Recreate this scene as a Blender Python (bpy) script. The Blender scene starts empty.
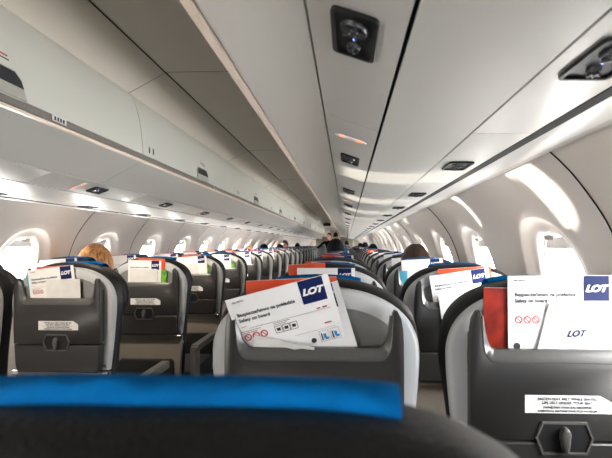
import bpy, bmesh, math, random
from mathutils import Vector, Matrix, Euler
random.seed(7)
C = bpy.context.scene.collection
PI = math.pi
H = 1.24            # camera height above the floor
CX = 0.612          # camera x (cabin centre line is x = 0)

# ------------------------------------------------------------------ camera
cam = bpy.data.cameras.new('camera'); camo = bpy.data.objects.new('camera', cam); C.objects.link(camo)
camo.location = (CX, 0, H)
cam.sensor_width = 36; cam.lens = 455/612*36; cam.clip_start = 0.01; cam.clip_end = 200
Rm = Matrix.Rotation(math.radians(2.5), 3, 'Z') @ Matrix.Rotation(math.radians(90), 3, 'X')
cam.shift_x = -21.1/612; cam.shift_y = 15/612
camo.rotation_euler = Rm.to_euler()
cam.dof.use_dof = True; cam.dof.focus_distance = 1.7; cam.dof.aperture_fstop = 9
bpy.context.scene.camera = camo

# ------------------------------------------------------------------ world, sun, daylight at the windows
w = bpy.data.worlds.new('sky'); bpy.context.scene.world = w; w.use_nodes = True
bgn = w.node_tree.nodes['Background']; bgn.inputs[0].default_value = (0.99, 0.97, 0.94, 1); bgn.inputs[1].default_value = 13.0

sun = bpy.data.lights.new('sun', 'SUN'); suno = bpy.data.objects.new('sun', sun); C.objects.link(suno)
sun.energy = 8; sun.angle = math.radians(0.8); sun.color = (1.0, 0.93, 0.82)
sd = Vector((1.0, -0.47, 0.15)).normalized()      # the aircraft is banked: low sun shines slightly upward across the cabin
suno.rotation_euler = sd.to_track_quat('-Z', 'Y').to_euler()

WIN_P = 0.87
WIN_L = [2.64+WIN_P*k for k in range(-5, 24)]
WIN_R = [1.60+WIN_P*k for k in range(-4, 25)]
WZ = H-0.17
def winlight(x, y, sgn, e, col):
    l = bpy.data.lights.new('window_daylight', 'AREA'); l.shape = 'RECTANGLE'; l.size = 0.36; l.size_y = 0.44
    l.energy = e; l.color = col
    o = bpy.data.objects.new('window_daylight', l); C.objects.link(o)
    o.location = (x, y, WZ+0.03)
    o.rotation_euler = Vector((-sgn, .5, .6) if y < 0 else (-sgn, 0, -0.12)).to_track_quat('-Z', 'Y').to_euler()  # lamps behind the camera aim upward, added to brighten the near ceiling
    o.visible_camera = False
SHUT = [v for v in WIN_L if -.5 < v < 1.9]        # unseen left windows, shades closed to cut the near sun band
for y in [v for v in WIN_L if min(abs(v-q) for q in SHUT) > .1]: winlight(-1.50, y, -1, 22 if y < 0 else 12, (1.0, 0.93, 0.85))
SHUT_R = [v for v in WIN_R if -.5 < v < .5]  # unseen right window, shade closed to darken the nearest seat backs
for y in [v for v in WIN_R if v not in SHUT_R]: winlight(1.50, y, 1, 20 if y < 0 else 6 if y < 1 else 11, (0.97, 0.97, 0.97))

vs = bpy.context.scene.view_settings
vs.view_transform = 'Standard'; vs.look = 'None'; vs.gamma = 1; vs.use_curve_mapping = False
vs.exposure = 1.0
bpy.context.scene.cycles.max_bounces = 12
bpy.context.scene.cycles.diffuse_bounces = 6
bpy.context.scene.cycles.transparent_max_bounces = 12
bpy.context.scene.cycles.use_denoising = True
bpy.context.scene.cycles.sample_clamp_indirect = 6

# ------------------------------------------------------------------ materials
def srgb(r, g, b):
    f = lambda c: (c/255/12.92) if c/255 <= .04045 else ((c/255+.055)/1.055)**2.4
    return (f(r), f(g), f(b), 1)
def mat(name, rgb, rough=.5, metal=0., nscale=40, namt=.04, bump=0., bscale=200, emis=None, estr=0, coat=0, spec=.5, rgb2=None, stretch=None):
    m = bpy.data.materials.new(name); m.use_nodes = True
    nt = m.node_tree; b = nt.nodes['Principled BSDF']
    b.inputs['Roughness'].default_value = rough; b.inputs['Metallic'].default_value = metal
    b.inputs['Specular IOR Level'].default_value = spec
    b.inputs['Coat Weight'].default_value = coat
    tc = nt.nodes.new('ShaderNodeTexCoord')
    n = nt.nodes.new('ShaderNodeTexNoise'); n.inputs['Scale'].default_value = nscale; n.inputs['Detail'].default_value = 3
    if stretch:
        mp = nt.nodes.new('ShaderNodeMapping'); mp.inputs['Scale'].default_value = stretch
        nt.links.new(tc.outputs['Object'], mp.inputs['Vector']); nt.links.new(mp.outputs['Vector'], n.inputs['Vector'])
    else: nt.links.new(tc.outputs['Object'], n.inputs['Vector'])
    r = nt.nodes.new('ShaderNodeValToRGB')
    c = srgb(*rgb); c2 = srgb(*rgb2) if rgb2 else tuple(x*(1-namt*2) for x in c[:3])+(1,)
    r.color_ramp.elements[0].position = .35; r.color_ramp.elements[1].position = .65
    r.color_ramp.elements[0].color = c2; r.color_ramp.elements[1].color = c
    nt.links.new(n.outputs['Fac'], r.inputs['Fac']); nt.links.new(r.outputs['Color'], b.inputs['Base Color'])
    if bump:
        n2 = nt.nodes.new('ShaderNodeTexNoise'); n2.inputs['Scale'].default_value = bscale; n2.inputs['Detail'].default_value = 2
        nt.links.new(tc.outputs['Object'], n2.inputs['Vector'])
        bp = nt.nodes.new('ShaderNodeBump'); bp.inputs['Strength'].default_value = bump; bp.inputs['Distance'].default_value = .002
        nt.links.new(n2.outputs['Fac'], bp.inputs['Height']); nt.links.new(bp.outputs['Normal'], b.inputs['Normal'])
    if emis:
        b.inputs['Emission Color'].default_value = srgb(*emis); b.inputs['Emission Strength'].default_value = estr
    return m
M = {}
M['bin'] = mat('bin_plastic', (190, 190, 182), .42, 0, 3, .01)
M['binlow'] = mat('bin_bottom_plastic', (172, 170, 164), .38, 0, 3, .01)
M['ceil'] = mat('ceiling_plastic', (198, 190, 178), .5, 0, 3, .01)
M['wall'] = mat('sidewall_plastic', (200, 192, 184), .5, 0, 3, .01)
M['core'] = mat('dark_gap', (22, 20, 18), .8)
M['strip'] = mat('latch_strip_grey', (140, 136, 130), .35, .3, 20, .03)
M['lip'] = mat('warm_lip', (226, 208, 192), .35, .0, 20, .03)
M['trimgrey'] = mat('grey_trim', (150, 146, 140), .4)
M['black'] = mat('black_plastic', (18, 18, 20), .5, spec=.3)
M['blackgloss'] = mat('black_gloss', (16, 16, 18), .15)
M['leather'] = mat('black_leather', (16, 16, 17), .5, 0, 30, .08, .5, 350, spec=.35)
M['silver'] = mat('silver_plastic', (168, 170, 172), .5, 0, 10, .02)
M['shell'] = mat('grey_shell', (118, 118, 118), .42, .1, 10, .02)
M['plate'] = mat('charcoal_plastic', (42, 41, 40), .36, .15, 250, .04, .08, 500)
M['lipd'] = mat('charcoal_lip', (74, 73, 72), .36, .1, 100, .03)
M['taupe'] = mat('taupe_panel', (136, 128, 118), .45, .1, 100, .03)
M['mesh'] = mat('black_mesh', (15, 15, 15), .9, 0, 300, .3)
M['chrome'] = mat('hinge_metal', (200, 196, 190), .2, .9)
M['arm'] = mat('armrest_grey', (92, 90, 87), .35, .1)
M['blue'] = mat('blue_cloth', (0, 98, 164), .9, 0, 60, .1, .5, 150, spec=.08)
M['white'] = mat('white_paper', (214, 214, 214), .6, 0, 30, .01)
M['bag'] = mat('crumpled_paper', (200, 200, 199), .6, 0, 25, .04, .9, 45)
M['navy'] = mat('navy_ink', (8, 24, 74), .6, spec=.2)
M['ink'] = mat('dark_ink', (22, 26, 40), .6)
M['red'] = mat('red_ink', (168, 22, 28), .6)
M['cyan'] = mat('blue_ink', (30, 130, 200), .6)
M['orange'] = mat('orange_cover', (206, 78, 28), .35, 0, 9, .1, rgb2=(190, 52, 20))
M['redmag'] = mat('red_cover', (160, 48, 22), .3, 0, 14, .2, rgb2=(74, 12, 10))
M['green'] = mat('green_booklet', (110, 170, 40), .4, 0, 40, .2, rgb2=(40, 110, 60))
M['teal'] = mat('teal_leaflet', (70, 150, 175), .5)
M['label'] = mat('placard_white', (206, 206, 204), .4)
M['carpet'] = mat('carpet', (38, 40, 48), .95, 0, 200, .3, .5, 400)
M['skin'] = mat('skin', (205, 150, 120), .5, 0, 20, .04)
M['skin2'] = mat('skin_dark', (150, 95, 68), .5, 0, 20, .04)
M['hairb'] = mat('hair_black', (5, 4, 4), .8, 0, 80, .3, .8, 90, spec=.15)
M['hairbr'] = mat('hair_brown', (58, 34, 22), .45, 0, 80, .3, .8, 90)
M['hairbl'] = mat('hair_blonde', (196, 142, 86), .45, 0, 90, .2, .4, 120, rgb2=(112, 66, 34), stretch=(1, 1, .1))
M['darkcl'] = mat('dark_cloth', (12, 12, 16), .9, 0, 60, .2, spec=.1)
M['browncl'] = mat('brown_cloth', (52, 26, 20), .85, 0, 60, .2)
M['bluecl'] = mat('blue_shirt', (50, 84, 120), .85, 0, 60, .2)
M['frame'] = mat('window_frame', (214, 212, 208), .4)
M['reveal'] = mat('window_reveal', (224, 222, 220), .45)
M['sign'] = mat('lit_orange_sign', (230, 120, 70), .4, emis=(255, 110, 60), estr=2.2)
M['signwhite'] = mat('sign_recess', (205, 208, 212), .3)
M['led'] = mat('led', (120, 140, 255), .4, emis=(120, 140, 255), estr=3)
M['dgrey'] = mat('latch_dark', (48, 51, 54), .4, .1)
M['lgrey'] = mat('latch_light', (168, 168, 160), .35, .2)
def glassmat():
    m = bpy.data.materials.new('window_acrylic'); m.use_nodes = True; nt = m.node_tree; nt.nodes.clear()
    o = nt.nodes.new('ShaderNodeOutputMaterial'); mx = nt.nodes.new('ShaderNodeMixShader')
    t = nt.nodes.new('ShaderNodeBsdfTransparent'); g = nt.nodes.new('ShaderNodeBsdfGlossy'); g.inputs['Roughness'].default_value = .05
    t.inputs[0].default_value = (.96, .97, .98, 1); mx.inputs[0].default_value = .05
    nt.links.new(t.outputs[0], mx.inputs[1]); nt.links.new(g.outputs[0], mx.inputs[2])
    nt.links.new(mx.outputs[0], o.inputs[0]); return m
M['glass'] = glassmat()

# ------------------------------------------------------------------ helpers
def link(name, me, parent=None):
    o = bpy.data.objects.new(name, me); C.objects.link(o)
    if parent is not None: o.parent = parent
    return o
def fin(name, bm, mats, parent=None, smooth=True, angle=35):
    bmesh.ops.recalc_face_normals(bm, faces=bm.faces)
    me = bpy.data.meshes.new(name); bm.to_mesh(me); bm.free()
    for m in (mats if isinstance(mats, (list, tuple)) else [mats]): me.materials.append(m)
    if smooth:
        me.shade_smooth()
        try: me.set_sharp_from_angle(angle=math.radians(angle))
        except Exception: pass
    return link(name, me, parent)
def tag(o, label=None, cat=None, group=None, kind=None):
    if label: o['label'] = label
    if cat: o['category'] = cat
    if group: o['group'] = group
    if kind: o['kind'] = kind
    return o
def empty(name, loc=(0, 0, 0), rz=0, parent=None):
    o = bpy.data.objects.new(name, None); C.objects.link(o); o.location = loc; o.rotation_euler = (0, 0, rz)
    o.empty_display_size = .05
    if parent is not None: o.parent = parent
    return o
def kids(o): return KIDS.get(o.name, [])
def copy_tree(o, parent=None, skip=()):
    c = o.copy(); C.objects.link(c); c.parent = parent
    for ch in list(o.children):
        if ch.name.split('.')[0] in skip: continue
        copy_tree(ch, c, skip)
    return c
def box(bm, x0, x1, y0, y1, z0, z1, bev=0, mi=0, mtx=None):
    vs_ = [bm.verts.new(Vector((x, y, z))) for x in (x0, x1) for y in (y0, y1) for z in (z0, z1)]
    fs = [(0, 1, 3, 2), (4, 6, 7, 5), (0, 4, 5, 1), (2, 3, 7, 6), (0, 2, 6, 4), (1, 5, 7, 3)]
    F = [bm.faces.new([vs_[i] for i in f]) for f in fs]
    for f in F: f.material_index = mi
    if bev:
        es = list({e for f in F for e in f.edges})
        r = bmesh.ops.bevel(bm, geom=es, offset=bev, segments=2, affect='EDGES', profile=.7)
        vs2 = {v for f in r['faces'] for v in f.verts} | {v for f in F if f.is_valid for v in f.verts}
        for f in r['faces']: f.material_index = mi
    else: vs2 = set(vs_)
    if mtx is not None:
        for v in vs2: v.co = mtx @ v.co
    return vs2
def smoothpoly(pts, n=4, closed=True):
    out = []; N = len(pts)
    for i in range(N if closed else N-1):
        p0, p1, p2, p3 = (Vector(pts[(i+k) % N if closed else min(max(i+k, 0), N-1)]) for k in (-1, 0, 1, 2))
        for j in range(n):
            t = j/n
            out.append(.5*((2*p1)+(p2-p0)*t+(2*p0-5*p1+4*p2-p3)*t*t+(3*p1-p0-3*p2+p3)*t**3))
    if not closed: out.append(Vector(pts[-1]))
    return out
def plate(bm, outline, rings, mi=0, cap=True):
    """outline: closed list of (x,z); rings: list of (y, inset)"""
    P = [Vector(p) for p in outline]; N = len(P)
    A = sum(P[i].x*P[(i+1) % N].y-P[(i+1) % N].x*P[i].y for i in range(N))
    if A < 0: P.reverse()
    nor = []
    for i in range(N):
        a = (P[i]-P[i-1]).normalized(); b = (P[(i+1) % N]-P[i]).normalized()
        na, nb = Vector((-a.y, a.x)), Vector((-b.y, b.x)); n = (na+nb)
        n = n.normalized() if n.length > 1e-6 else na
        nor.append(n/max(.5, n.dot(na)))
    R = [[bm.verts.new((p.x+n.x*ins, y, p.y+n.y*ins)) for p, n in zip(P, nor)] for y, ins in rings]
    for a, b in zip(R, R[1:]):
        for i in range(N):
            f = bm.faces.new((a[i], a[(i+1) % N], b[(i+1) % N], b[i])); f.material_index = mi
    if cap:
        for r in (R[0], R[-1]):
            f = bm.faces.new(r); f.material_index = mi
    return R
def mirror_outline(half):      # half from bottom centre-ish up the right side to top centre; mirrored to the left
    L = [(-x, z) for x, z in reversed(half) if abs(x) > 1e-6]
    return list(half)+L
def tube(bm, pts, r, n=8, mi=0, cap=True):
    P = [Vector(p) for p in pts]; rings = []
    rr = r if isinstance(r, (list, tuple)) else [r]*len(P)
    up = Vector((0, 0, 1)); prev = None
    for i, p in enumerate(P):
        d = (P[min(i+1, len(P)-1)]-P[max(i-1, 0)]).normalized()
        s = d.cross(up if abs(d.z) < .95 else Vector((0, 1, 0))).normalized()
        if prev is not None:
            s = (prev-d*prev.dot(d)).normalized()
        prev = s
        t = d.cross(s)
        rings.append([bm.verts.new(p+(s*math.cos(2*PI*k/n)+t*math.sin(2*PI*k/n))*rr[i]) for k in range(n)])
    for a, b in zip(rings, rings[1:]):
        for k in range(n):
            f = bm.faces.new((a[k], a[(k+1) % n], b[(k+1) % n], b[k])); f.material_index = mi
    if cap:
        for q in (rings[0], rings[-1]): bm.faces.new(q).material_index = mi
def extrude_y(bm, poly, y0, y1, mi=0):
    a = [bm.verts.new((x, y0, z)) for x, z in poly]; b = [bm.verts.new((x, y1, z)) for x, z in poly]
    N = len(poly)
    for i in range(N):
        bm.faces.new((a[i], a[(i+1) % N], b[(i+1) % N], b[i])).material_index = mi
    bm.faces.new(a).material_index = mi; bm.faces.new(b).material_index = mi
def thick(poly, t):
    """open polyline (x,z) -> closed polygon thickened by t towards its left normal"""
    P = [Vector(p) for p in poly]; out = []
    for i, p in enumerate(P):
        d = (P[min(i+1, len(P)-1)]-P[max(i-1, 0)]).normalized(); out.append(p+Vector((-d.y, d.x))*t)
    return [tuple(p) for p in P]+[tuple(p) for p in reversed(out)]
TXT = {}
def textmesh(s, size, align='LEFT', shear=0, bold=0, extr=.0002, spacing=1.0):
    key = (s, size, align, shear, bold, spacing)
    if key in TXT: return TXT[key]
    cu = bpy.data.curves.new('lettering', 'FONT'); cu.body = s; cu.size = size; cu.align_x = align; cu.shear = shear; cu.offset = bold; cu.extrude = extr
    cu.space_character = spacing; cu.resolution_u = 3
    o = bpy.data.objects.new('lettering', cu); C.objects.link(o)
    bpy.context.view_layer.update()
    dg = bpy.context.evaluated_depsgraph_get()
    me = bpy.data.meshes.new_from_object(o.evaluated_get(dg)); bpy.data.objects.remove(o)
    TXT[key] = me; return me
def text(parent, s, size, x, z, y, m, name='lettering', **kw):
    """lettering on a plane facing -y (towards the camera), in the parent's local x/z"""
    me = textmesh(s, size, **kw).copy(); me.materials.clear(); me.materials.append(m)
    o = link(name, me, parent); o.rotation_euler = (PI/2, 0, 0); o.location = (x, y, z)
    return o

# ================================================================== SETTING
Y0, Y1 = -3.2, 23.2
def prof_wall():
    p = [(1.20, H+.40), (1.115, H+.27), (1.118, H+.236), (1.17, H+.185), (1.22, H+.12), (1.262, H+.055), (1.295, H-.02), (1.32, H-.10), (1.34, H-.20), (1.35, H-.32), (1.352, H-.45), (1.345, H-.62), (1.32, H-.85), (1.28, H-1.05), (1.25, H-1.26)]
    return p
WP = smoothpoly(prof_wall()[2:], 6, False)
WS = [0]
for a, b in zip(WP, WP[1:]): WS.append(WS[-1]+(b-a).length)
def wp(s):
    s = max(0, min(WS[-1]-1e-6, s))
    for i in range(len(WS)-1):
        if WS[i+1] >= s:
            t = (s-WS[i])/(WS[i+1]-WS[i]); p = WP[i].lerp(WP[i+1], t); d = (WP[i+1]-WP[i]).normalized()
            return p, Vector((-d.y, d.x))*1.0   # normal
    return WP[-1], Vector((1, 0))
# s of the window centre
SC = min((abs(wp(k*.002)[0].y-WZ), k*.002) for k in range(600))[1]
def wall3(sgn, s, y, depth):
    p, n = wp(s)
    if n.x < 0: n = -n
    q = p+n*depth
    return Vector((sgn*q.x, y, q.y))
RSEAM = (round((.73-WIN_R[0])/WIN_P)+1) % 2
def build_wall(name, sgn, wins, mtl):
    bm = bmesh.new(); N = 96
    S0, S1 = 0, WS[-1]; sa, sb = 0, SC+.36
    RX, RY = .245, .285
    for yc in wins:
        ya, yb = yc-WIN_P/2, yc+WIN_P/2
        rings = []
        # border ring on the rectangle
        def rect(t):
            c, s = math.cos(t), math.sin(t)
            hx = (yb-ya)/2; up = SC-sa; dn = sb-SC
            k = 1e9
            if abs(c) > 1e-6: k = min(k, hx/abs(c))
            if s > 1e-6: k = min(k, up/s)
            if s < -1e-6: k = min(k, dn/-s)
            return c*k, s*k
        angs = [2*PI*i/N for i in range(N)]
        for a_ in (math.atan2(SC-sa, WIN_P/2), PI-math.atan2(SC-sa, WIN_P/2), -math.atan2(sb-SC, WIN_P/2)+2*PI, PI+math.atan2(sb-SC, WIN_P/2)):
            j = min(range(N), key=lambda i: abs(angs[i]-a_)); angs[j] = a_
        def el(rx, ry, d, e=2.3):
            out = []
            for t in angs:
                c, s = math.cos(t), math.sin(t); k = (abs(c/rx)**e+abs(s/ry)**e)**(-1/e)
                out.append((c*k, s*k, d))
            return out
        out = [(*rect(t), 0) for t in angs]
        e1 = el(RX, RY, 0)
        mids = [[(o[0]*(1-u)+e[0]*u, o[1]*(1-u)+e[1]*u, 0) for o, e in zip(out, e1)] for u in (.2, .4, .6, .8)]
        R = [out]+mids+[e1, el(RX-.012, RY-.012, .004), el(RX-.035, RY-.028, .016), el(.185, .232, .024), el(.170, .218, .026), el(.166, .214, .030), el(.160, .206, .034), el(.154, .199, .050), el(.150, .195, .068)]
        V = []
        for r in R:
            V.append([bm.verts.new(wall3(sgn, SC-dz, yc+dy, d)) for dy, dz, d in r])
        for a, b in zip(V, V[1:]):
            for i in range(N): bm.faces.new((a[i], a[(i+1) % N], b[(i+1) % N], b[i]))
    # below and above, whole length
    for s0, s1, n in ((sb, S1, 8),):
        for k in range(n):
            q = [s0+(s1-s0)*k/n, s0+(s1-s0)*(k+1)/n]
            f = [bm.verts.new(wall3(sgn, q[0], Y0, 0)), bm.verts.new(wall3(sgn, q[0], Y1, 0)), bm.verts.new(wall3(sgn, q[1], Y1, 0)), bm.verts.new(wall3(sgn, q[1], Y0, 0))]
            bm.faces.new(f)
    # hidden top return behind the trim, ends beyond the first and last window
    tp = [(1.118, H+.236), (1.115, H+.27), (1.20, H+.40), (1.2, H+.9)]
    for a, b in zip(tp, tp[1:]):
        bm.faces.new([bm.verts.new((sgn*p[0], y, p[1])) for p, y in ((a, Y0), (b, Y0), (b, Y1), (a, Y1))])
    for ya, yb in ((Y0, wins[0]-WIN_P/2), (wins[-1]+WIN_P/2, Y1)):
        if yb-ya > .01:
            for k in range(16):
                q = [sa+(sb-sa)*k/16, sa+(sb-sa)*(k+1)/16]
                bm.faces.new([bm.verts.new(wall3(sgn, q[i], y, 0)) for i, y in ((0, ya), (1, ya), (1, yb), (0, yb))])
    bmesh.ops.remove_doubles(bm, verts=bm.verts, dist=.0004)
    o = fin(name, bm, mtl, angle=50); tag(o, kind='structure')
    # thin dark joints between the sidewall panels
    bm = bmesh.new()
    for iw, yc in enumerate(wins[:-1]):
        if sgn > 0 and iw % 2 == RSEAM: continue
        y = yc+WIN_P/2
        pts = [wall3(sgn, sa+(sb+.3-sa)*k/30, y, -.0012) for k in range(31)]
        tube(bm, pts, .0018 if sgn < 0 else .0026, 5)
    tag(fin('trim_'+('3' if sgn < 0 else '4'), bm, M['core']), kind='structure')
WIN_L2 = [y for y in WIN_L if y-WIN_P/2 > Y0-.01 and y+WIN_P/2 < Y1+.01]
WIN_R2 = [y for y in WIN_R if y-WIN_P/2 > Y0-.01 and y+WIN_P/2 < Y1+.01]
build_wall('wall_left', -1, WIN_L2, M['wall'])
build_wall('wall_right', 1, WIN_R2, M['wall'])
# windows
wn = 0
for sgn, wins in ((-1, WIN_L2), (1, WIN_R2)):
    for yc in wins:
        wn += 1
        def ring(bm, rx0, ry0, d0, rx1, ry1, d1, N=40, e=2.3):
            V = []
            for rx, ry, d in ((rx0, ry0, d0), (rx1, ry1, d1)):
                v = []
                for i in range(N):
                    t = 2*PI*i/N; c, s = math.cos(t), math.sin(t); k = (abs(c/rx)**e+abs(s/ry)**e)**(-1/e)
                    v.append(bm.verts.new(wall3(sgn, SC-s*k, yc+c*k, d)))
                V.append(v)
            for i in range(N): bm.faces.new((V[0][i], V[0][(i+1) % N], V[1][(i+1) % N], V[1][i]))
            return V
        bm = bmesh.new()
        ring(bm, .1550, .2005, .044, .150, .195, .045); ring(bm, .150, .195, .045, .145, .189, .057)
        ring(bm, .145, .189, .057, .153, .198, .059)
        root = fin('window_%d' % wn, bm, M['frame']); tag(root, kind='structure')
        bm = bmesh.new(); V = ring(bm, .151, .196, .063, .06, .08, .063)
        bm.faces.new(V[1])
        fin('pane', bm, M['glass'], root)
        # shade edge with its grip, drawn up almost fully
        bm = bmesh.new()
        shut = min(abs(yc-q) for q in (SHUT if sgn < 0 else SHUT_R)) < .1  # out of view, closed to keep light off the near cabin
        if shut: pts = [(y_*1.12, s_) for y_, s_ in ((-.10, .178), (-.06, .186), (.06, .186), (.10, .178), (.126, .14), (.130, 0), (.126, -.14), (.10, -.178), (.06, -.186), (-.06, -.186), (-.10, -.178), (-.126, -.14), (-.130, 0), (-.126, .14))]
        else: pts = [(y_, s_) for y_, s_ in ((-.10, .165), (-.06, .182), (.06, .182), (.10, .165), (.122, .142), (-.122, .142))]
        for d in (.050, .055):
            bm.faces.new([bm.verts.new(wall3(sgn, SC-s_, yc+y_, d)) for y_, s_ in pts])
        fin('window_shade', bm, M['frame'], root, smooth=False)
        bm = bmesh.new()
        V = []
        for d in (.026, .034):
            for y_, s_ in ((-.035, .196), (.035, .196), (.03, .182), (-.03, .182)):
                V.append(bm.verts.new(wall3(sgn, SC-s_, yc+y_, d)))
        for q in ((0, 1, 2, 3), (7, 6, 5, 4), (0, 4, 5, 1), (1, 5, 6, 2), (2, 6, 7, 3), (3, 7, 4, 0)): bm.faces.new([V[i] for i in q])
        fin('shade_grip', bm, M['trimgrey'], root, smooth=False)

# floor, ceiling, end walls
bm = bmesh.new(); box(bm, -1.6, 1.6, Y0, Y1, -.05, 0); tag(fin('floor', bm, M['carpet'], smooth=False), kind='structure')
bm = bmesh.new()
cp = [(.52, H+.685), (.43, H+.722), (.36, H+.757), (.29, H+.795), (.252, H+.813)]
cp2 = [(.248, H+.818), (-.248, H+.818)]
full = cp+cp2+[(-x, z) for x, z in reversed(cp)]
poly = full+[(x, z+.03) for x, z in reversed(full)]
extrude_y(bm, poly, Y0, Y1)
tag(fin('ceiling', bm, M['ceil'], angle=12), kind='structure')
bm = bmesh.new()
for s in (-1, 1): tube(bm, [(s*.250, Y0, H+.815), (s*.250, Y1, H+.815)], .0028, 5)  # dark tubes along the ceiling creases stand in for their shadow line
for k in range(-2, 12):
    y = 2.13+1.81*k
    tube(bm, [(x, y, z-.0004) for x, z in smoothpoly(full, 3, False)], .0011, 5)
tag(fin('trim_1', bm, M['core']), kind='structure')
def endwall(name, y0, y1, m):
    bm = bmesh.new(); box(bm, -1.6, 1.6, y0, y1, 0, H+1.0); return tag(fin(name, bm, m, smooth=False), kind='structure')
endwall('wall_front', Y1, Y1+.05, M['ceil']); endwall('wall_back', Y0-.05, Y0, M['ceil'])
bm = bmesh.new(); box(bm, -1.6, 1.6, Y0, Y1, H+.95, H+1.0); tag(fin('trim_2', bm, M['core'], smooth=False), kind='structure')
# trim band under the bins at the sidewall
for sgn, nm in ((-1, 'trim_5'), (1, 'trim_6')):
    bm = bmesh.new(); pl = thick([(1.003, H+.219), (1.03, H+.214), (1.085, H+.224)], .02)
    extrude_y(bm, [(sgn*x, z) for x, z in pl], Y0, Y1)
    tag(fin(nm, bm, M['binlow']), kind='structure')
for sgn, nm in ((-1, 'trim_9'), (1, 'trim_10')):
    bm = bmesh.new(); extrude_y(bm, [(sgn*x, z) for x, z in ((.9838, H+.2205), (1.0022, H+.2180), (1.0022, H+.230), (.9838, H+.230))], Y0, Y1)
    tag(fin(nm, bm, M['core'], smooth=False), kind='structure')
for sgn, nm in ((-1, 'trim_7'), (1, 'trim_8')):
    bm = bmesh.new(); pl = thick([(1.088, H+.226), (1.122, H+.231)], .02)
    extrude_y(bm, [(sgn*x, z) for x, z in pl], Y0, Y1)
    tag(fin(nm, bm, M['trimgrey']), kind='structure')
# galley doorway in the front bulkhead
bm = bmesh.new(); box(bm, -.25, .25, Y1-.02, Y1, 0, 1.95, .005)
tag(fin('door_1', bm, M['taupe'], smooth=False), kind='structure')
for s, word in ((-1, 'left'), (1, 'right')):
    bm = bmesh.new(); V0 = []; V1 = []
    for k in range(41):
        x = s*(.28+.62*k/40); y = Y1-1.2+.03*math.sin(k*1.3)
        V0.append(bm.verts.new((x, y, .02))); V1.append(bm.verts.new((x, y, H+.35)))
    for k in range(40): bm.faces.new((V0[k], V0[k+1], V1[k+1], V1[k]))
    o = fin('galley_curtain', bm, M['taupe']); o.modifiers.new('t', 'SOLIDIFY').thickness = .006
    tag(o, 'taupe pleated curtain %s of the aisle at the far cabin end' % word, 'curtain')

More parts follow.
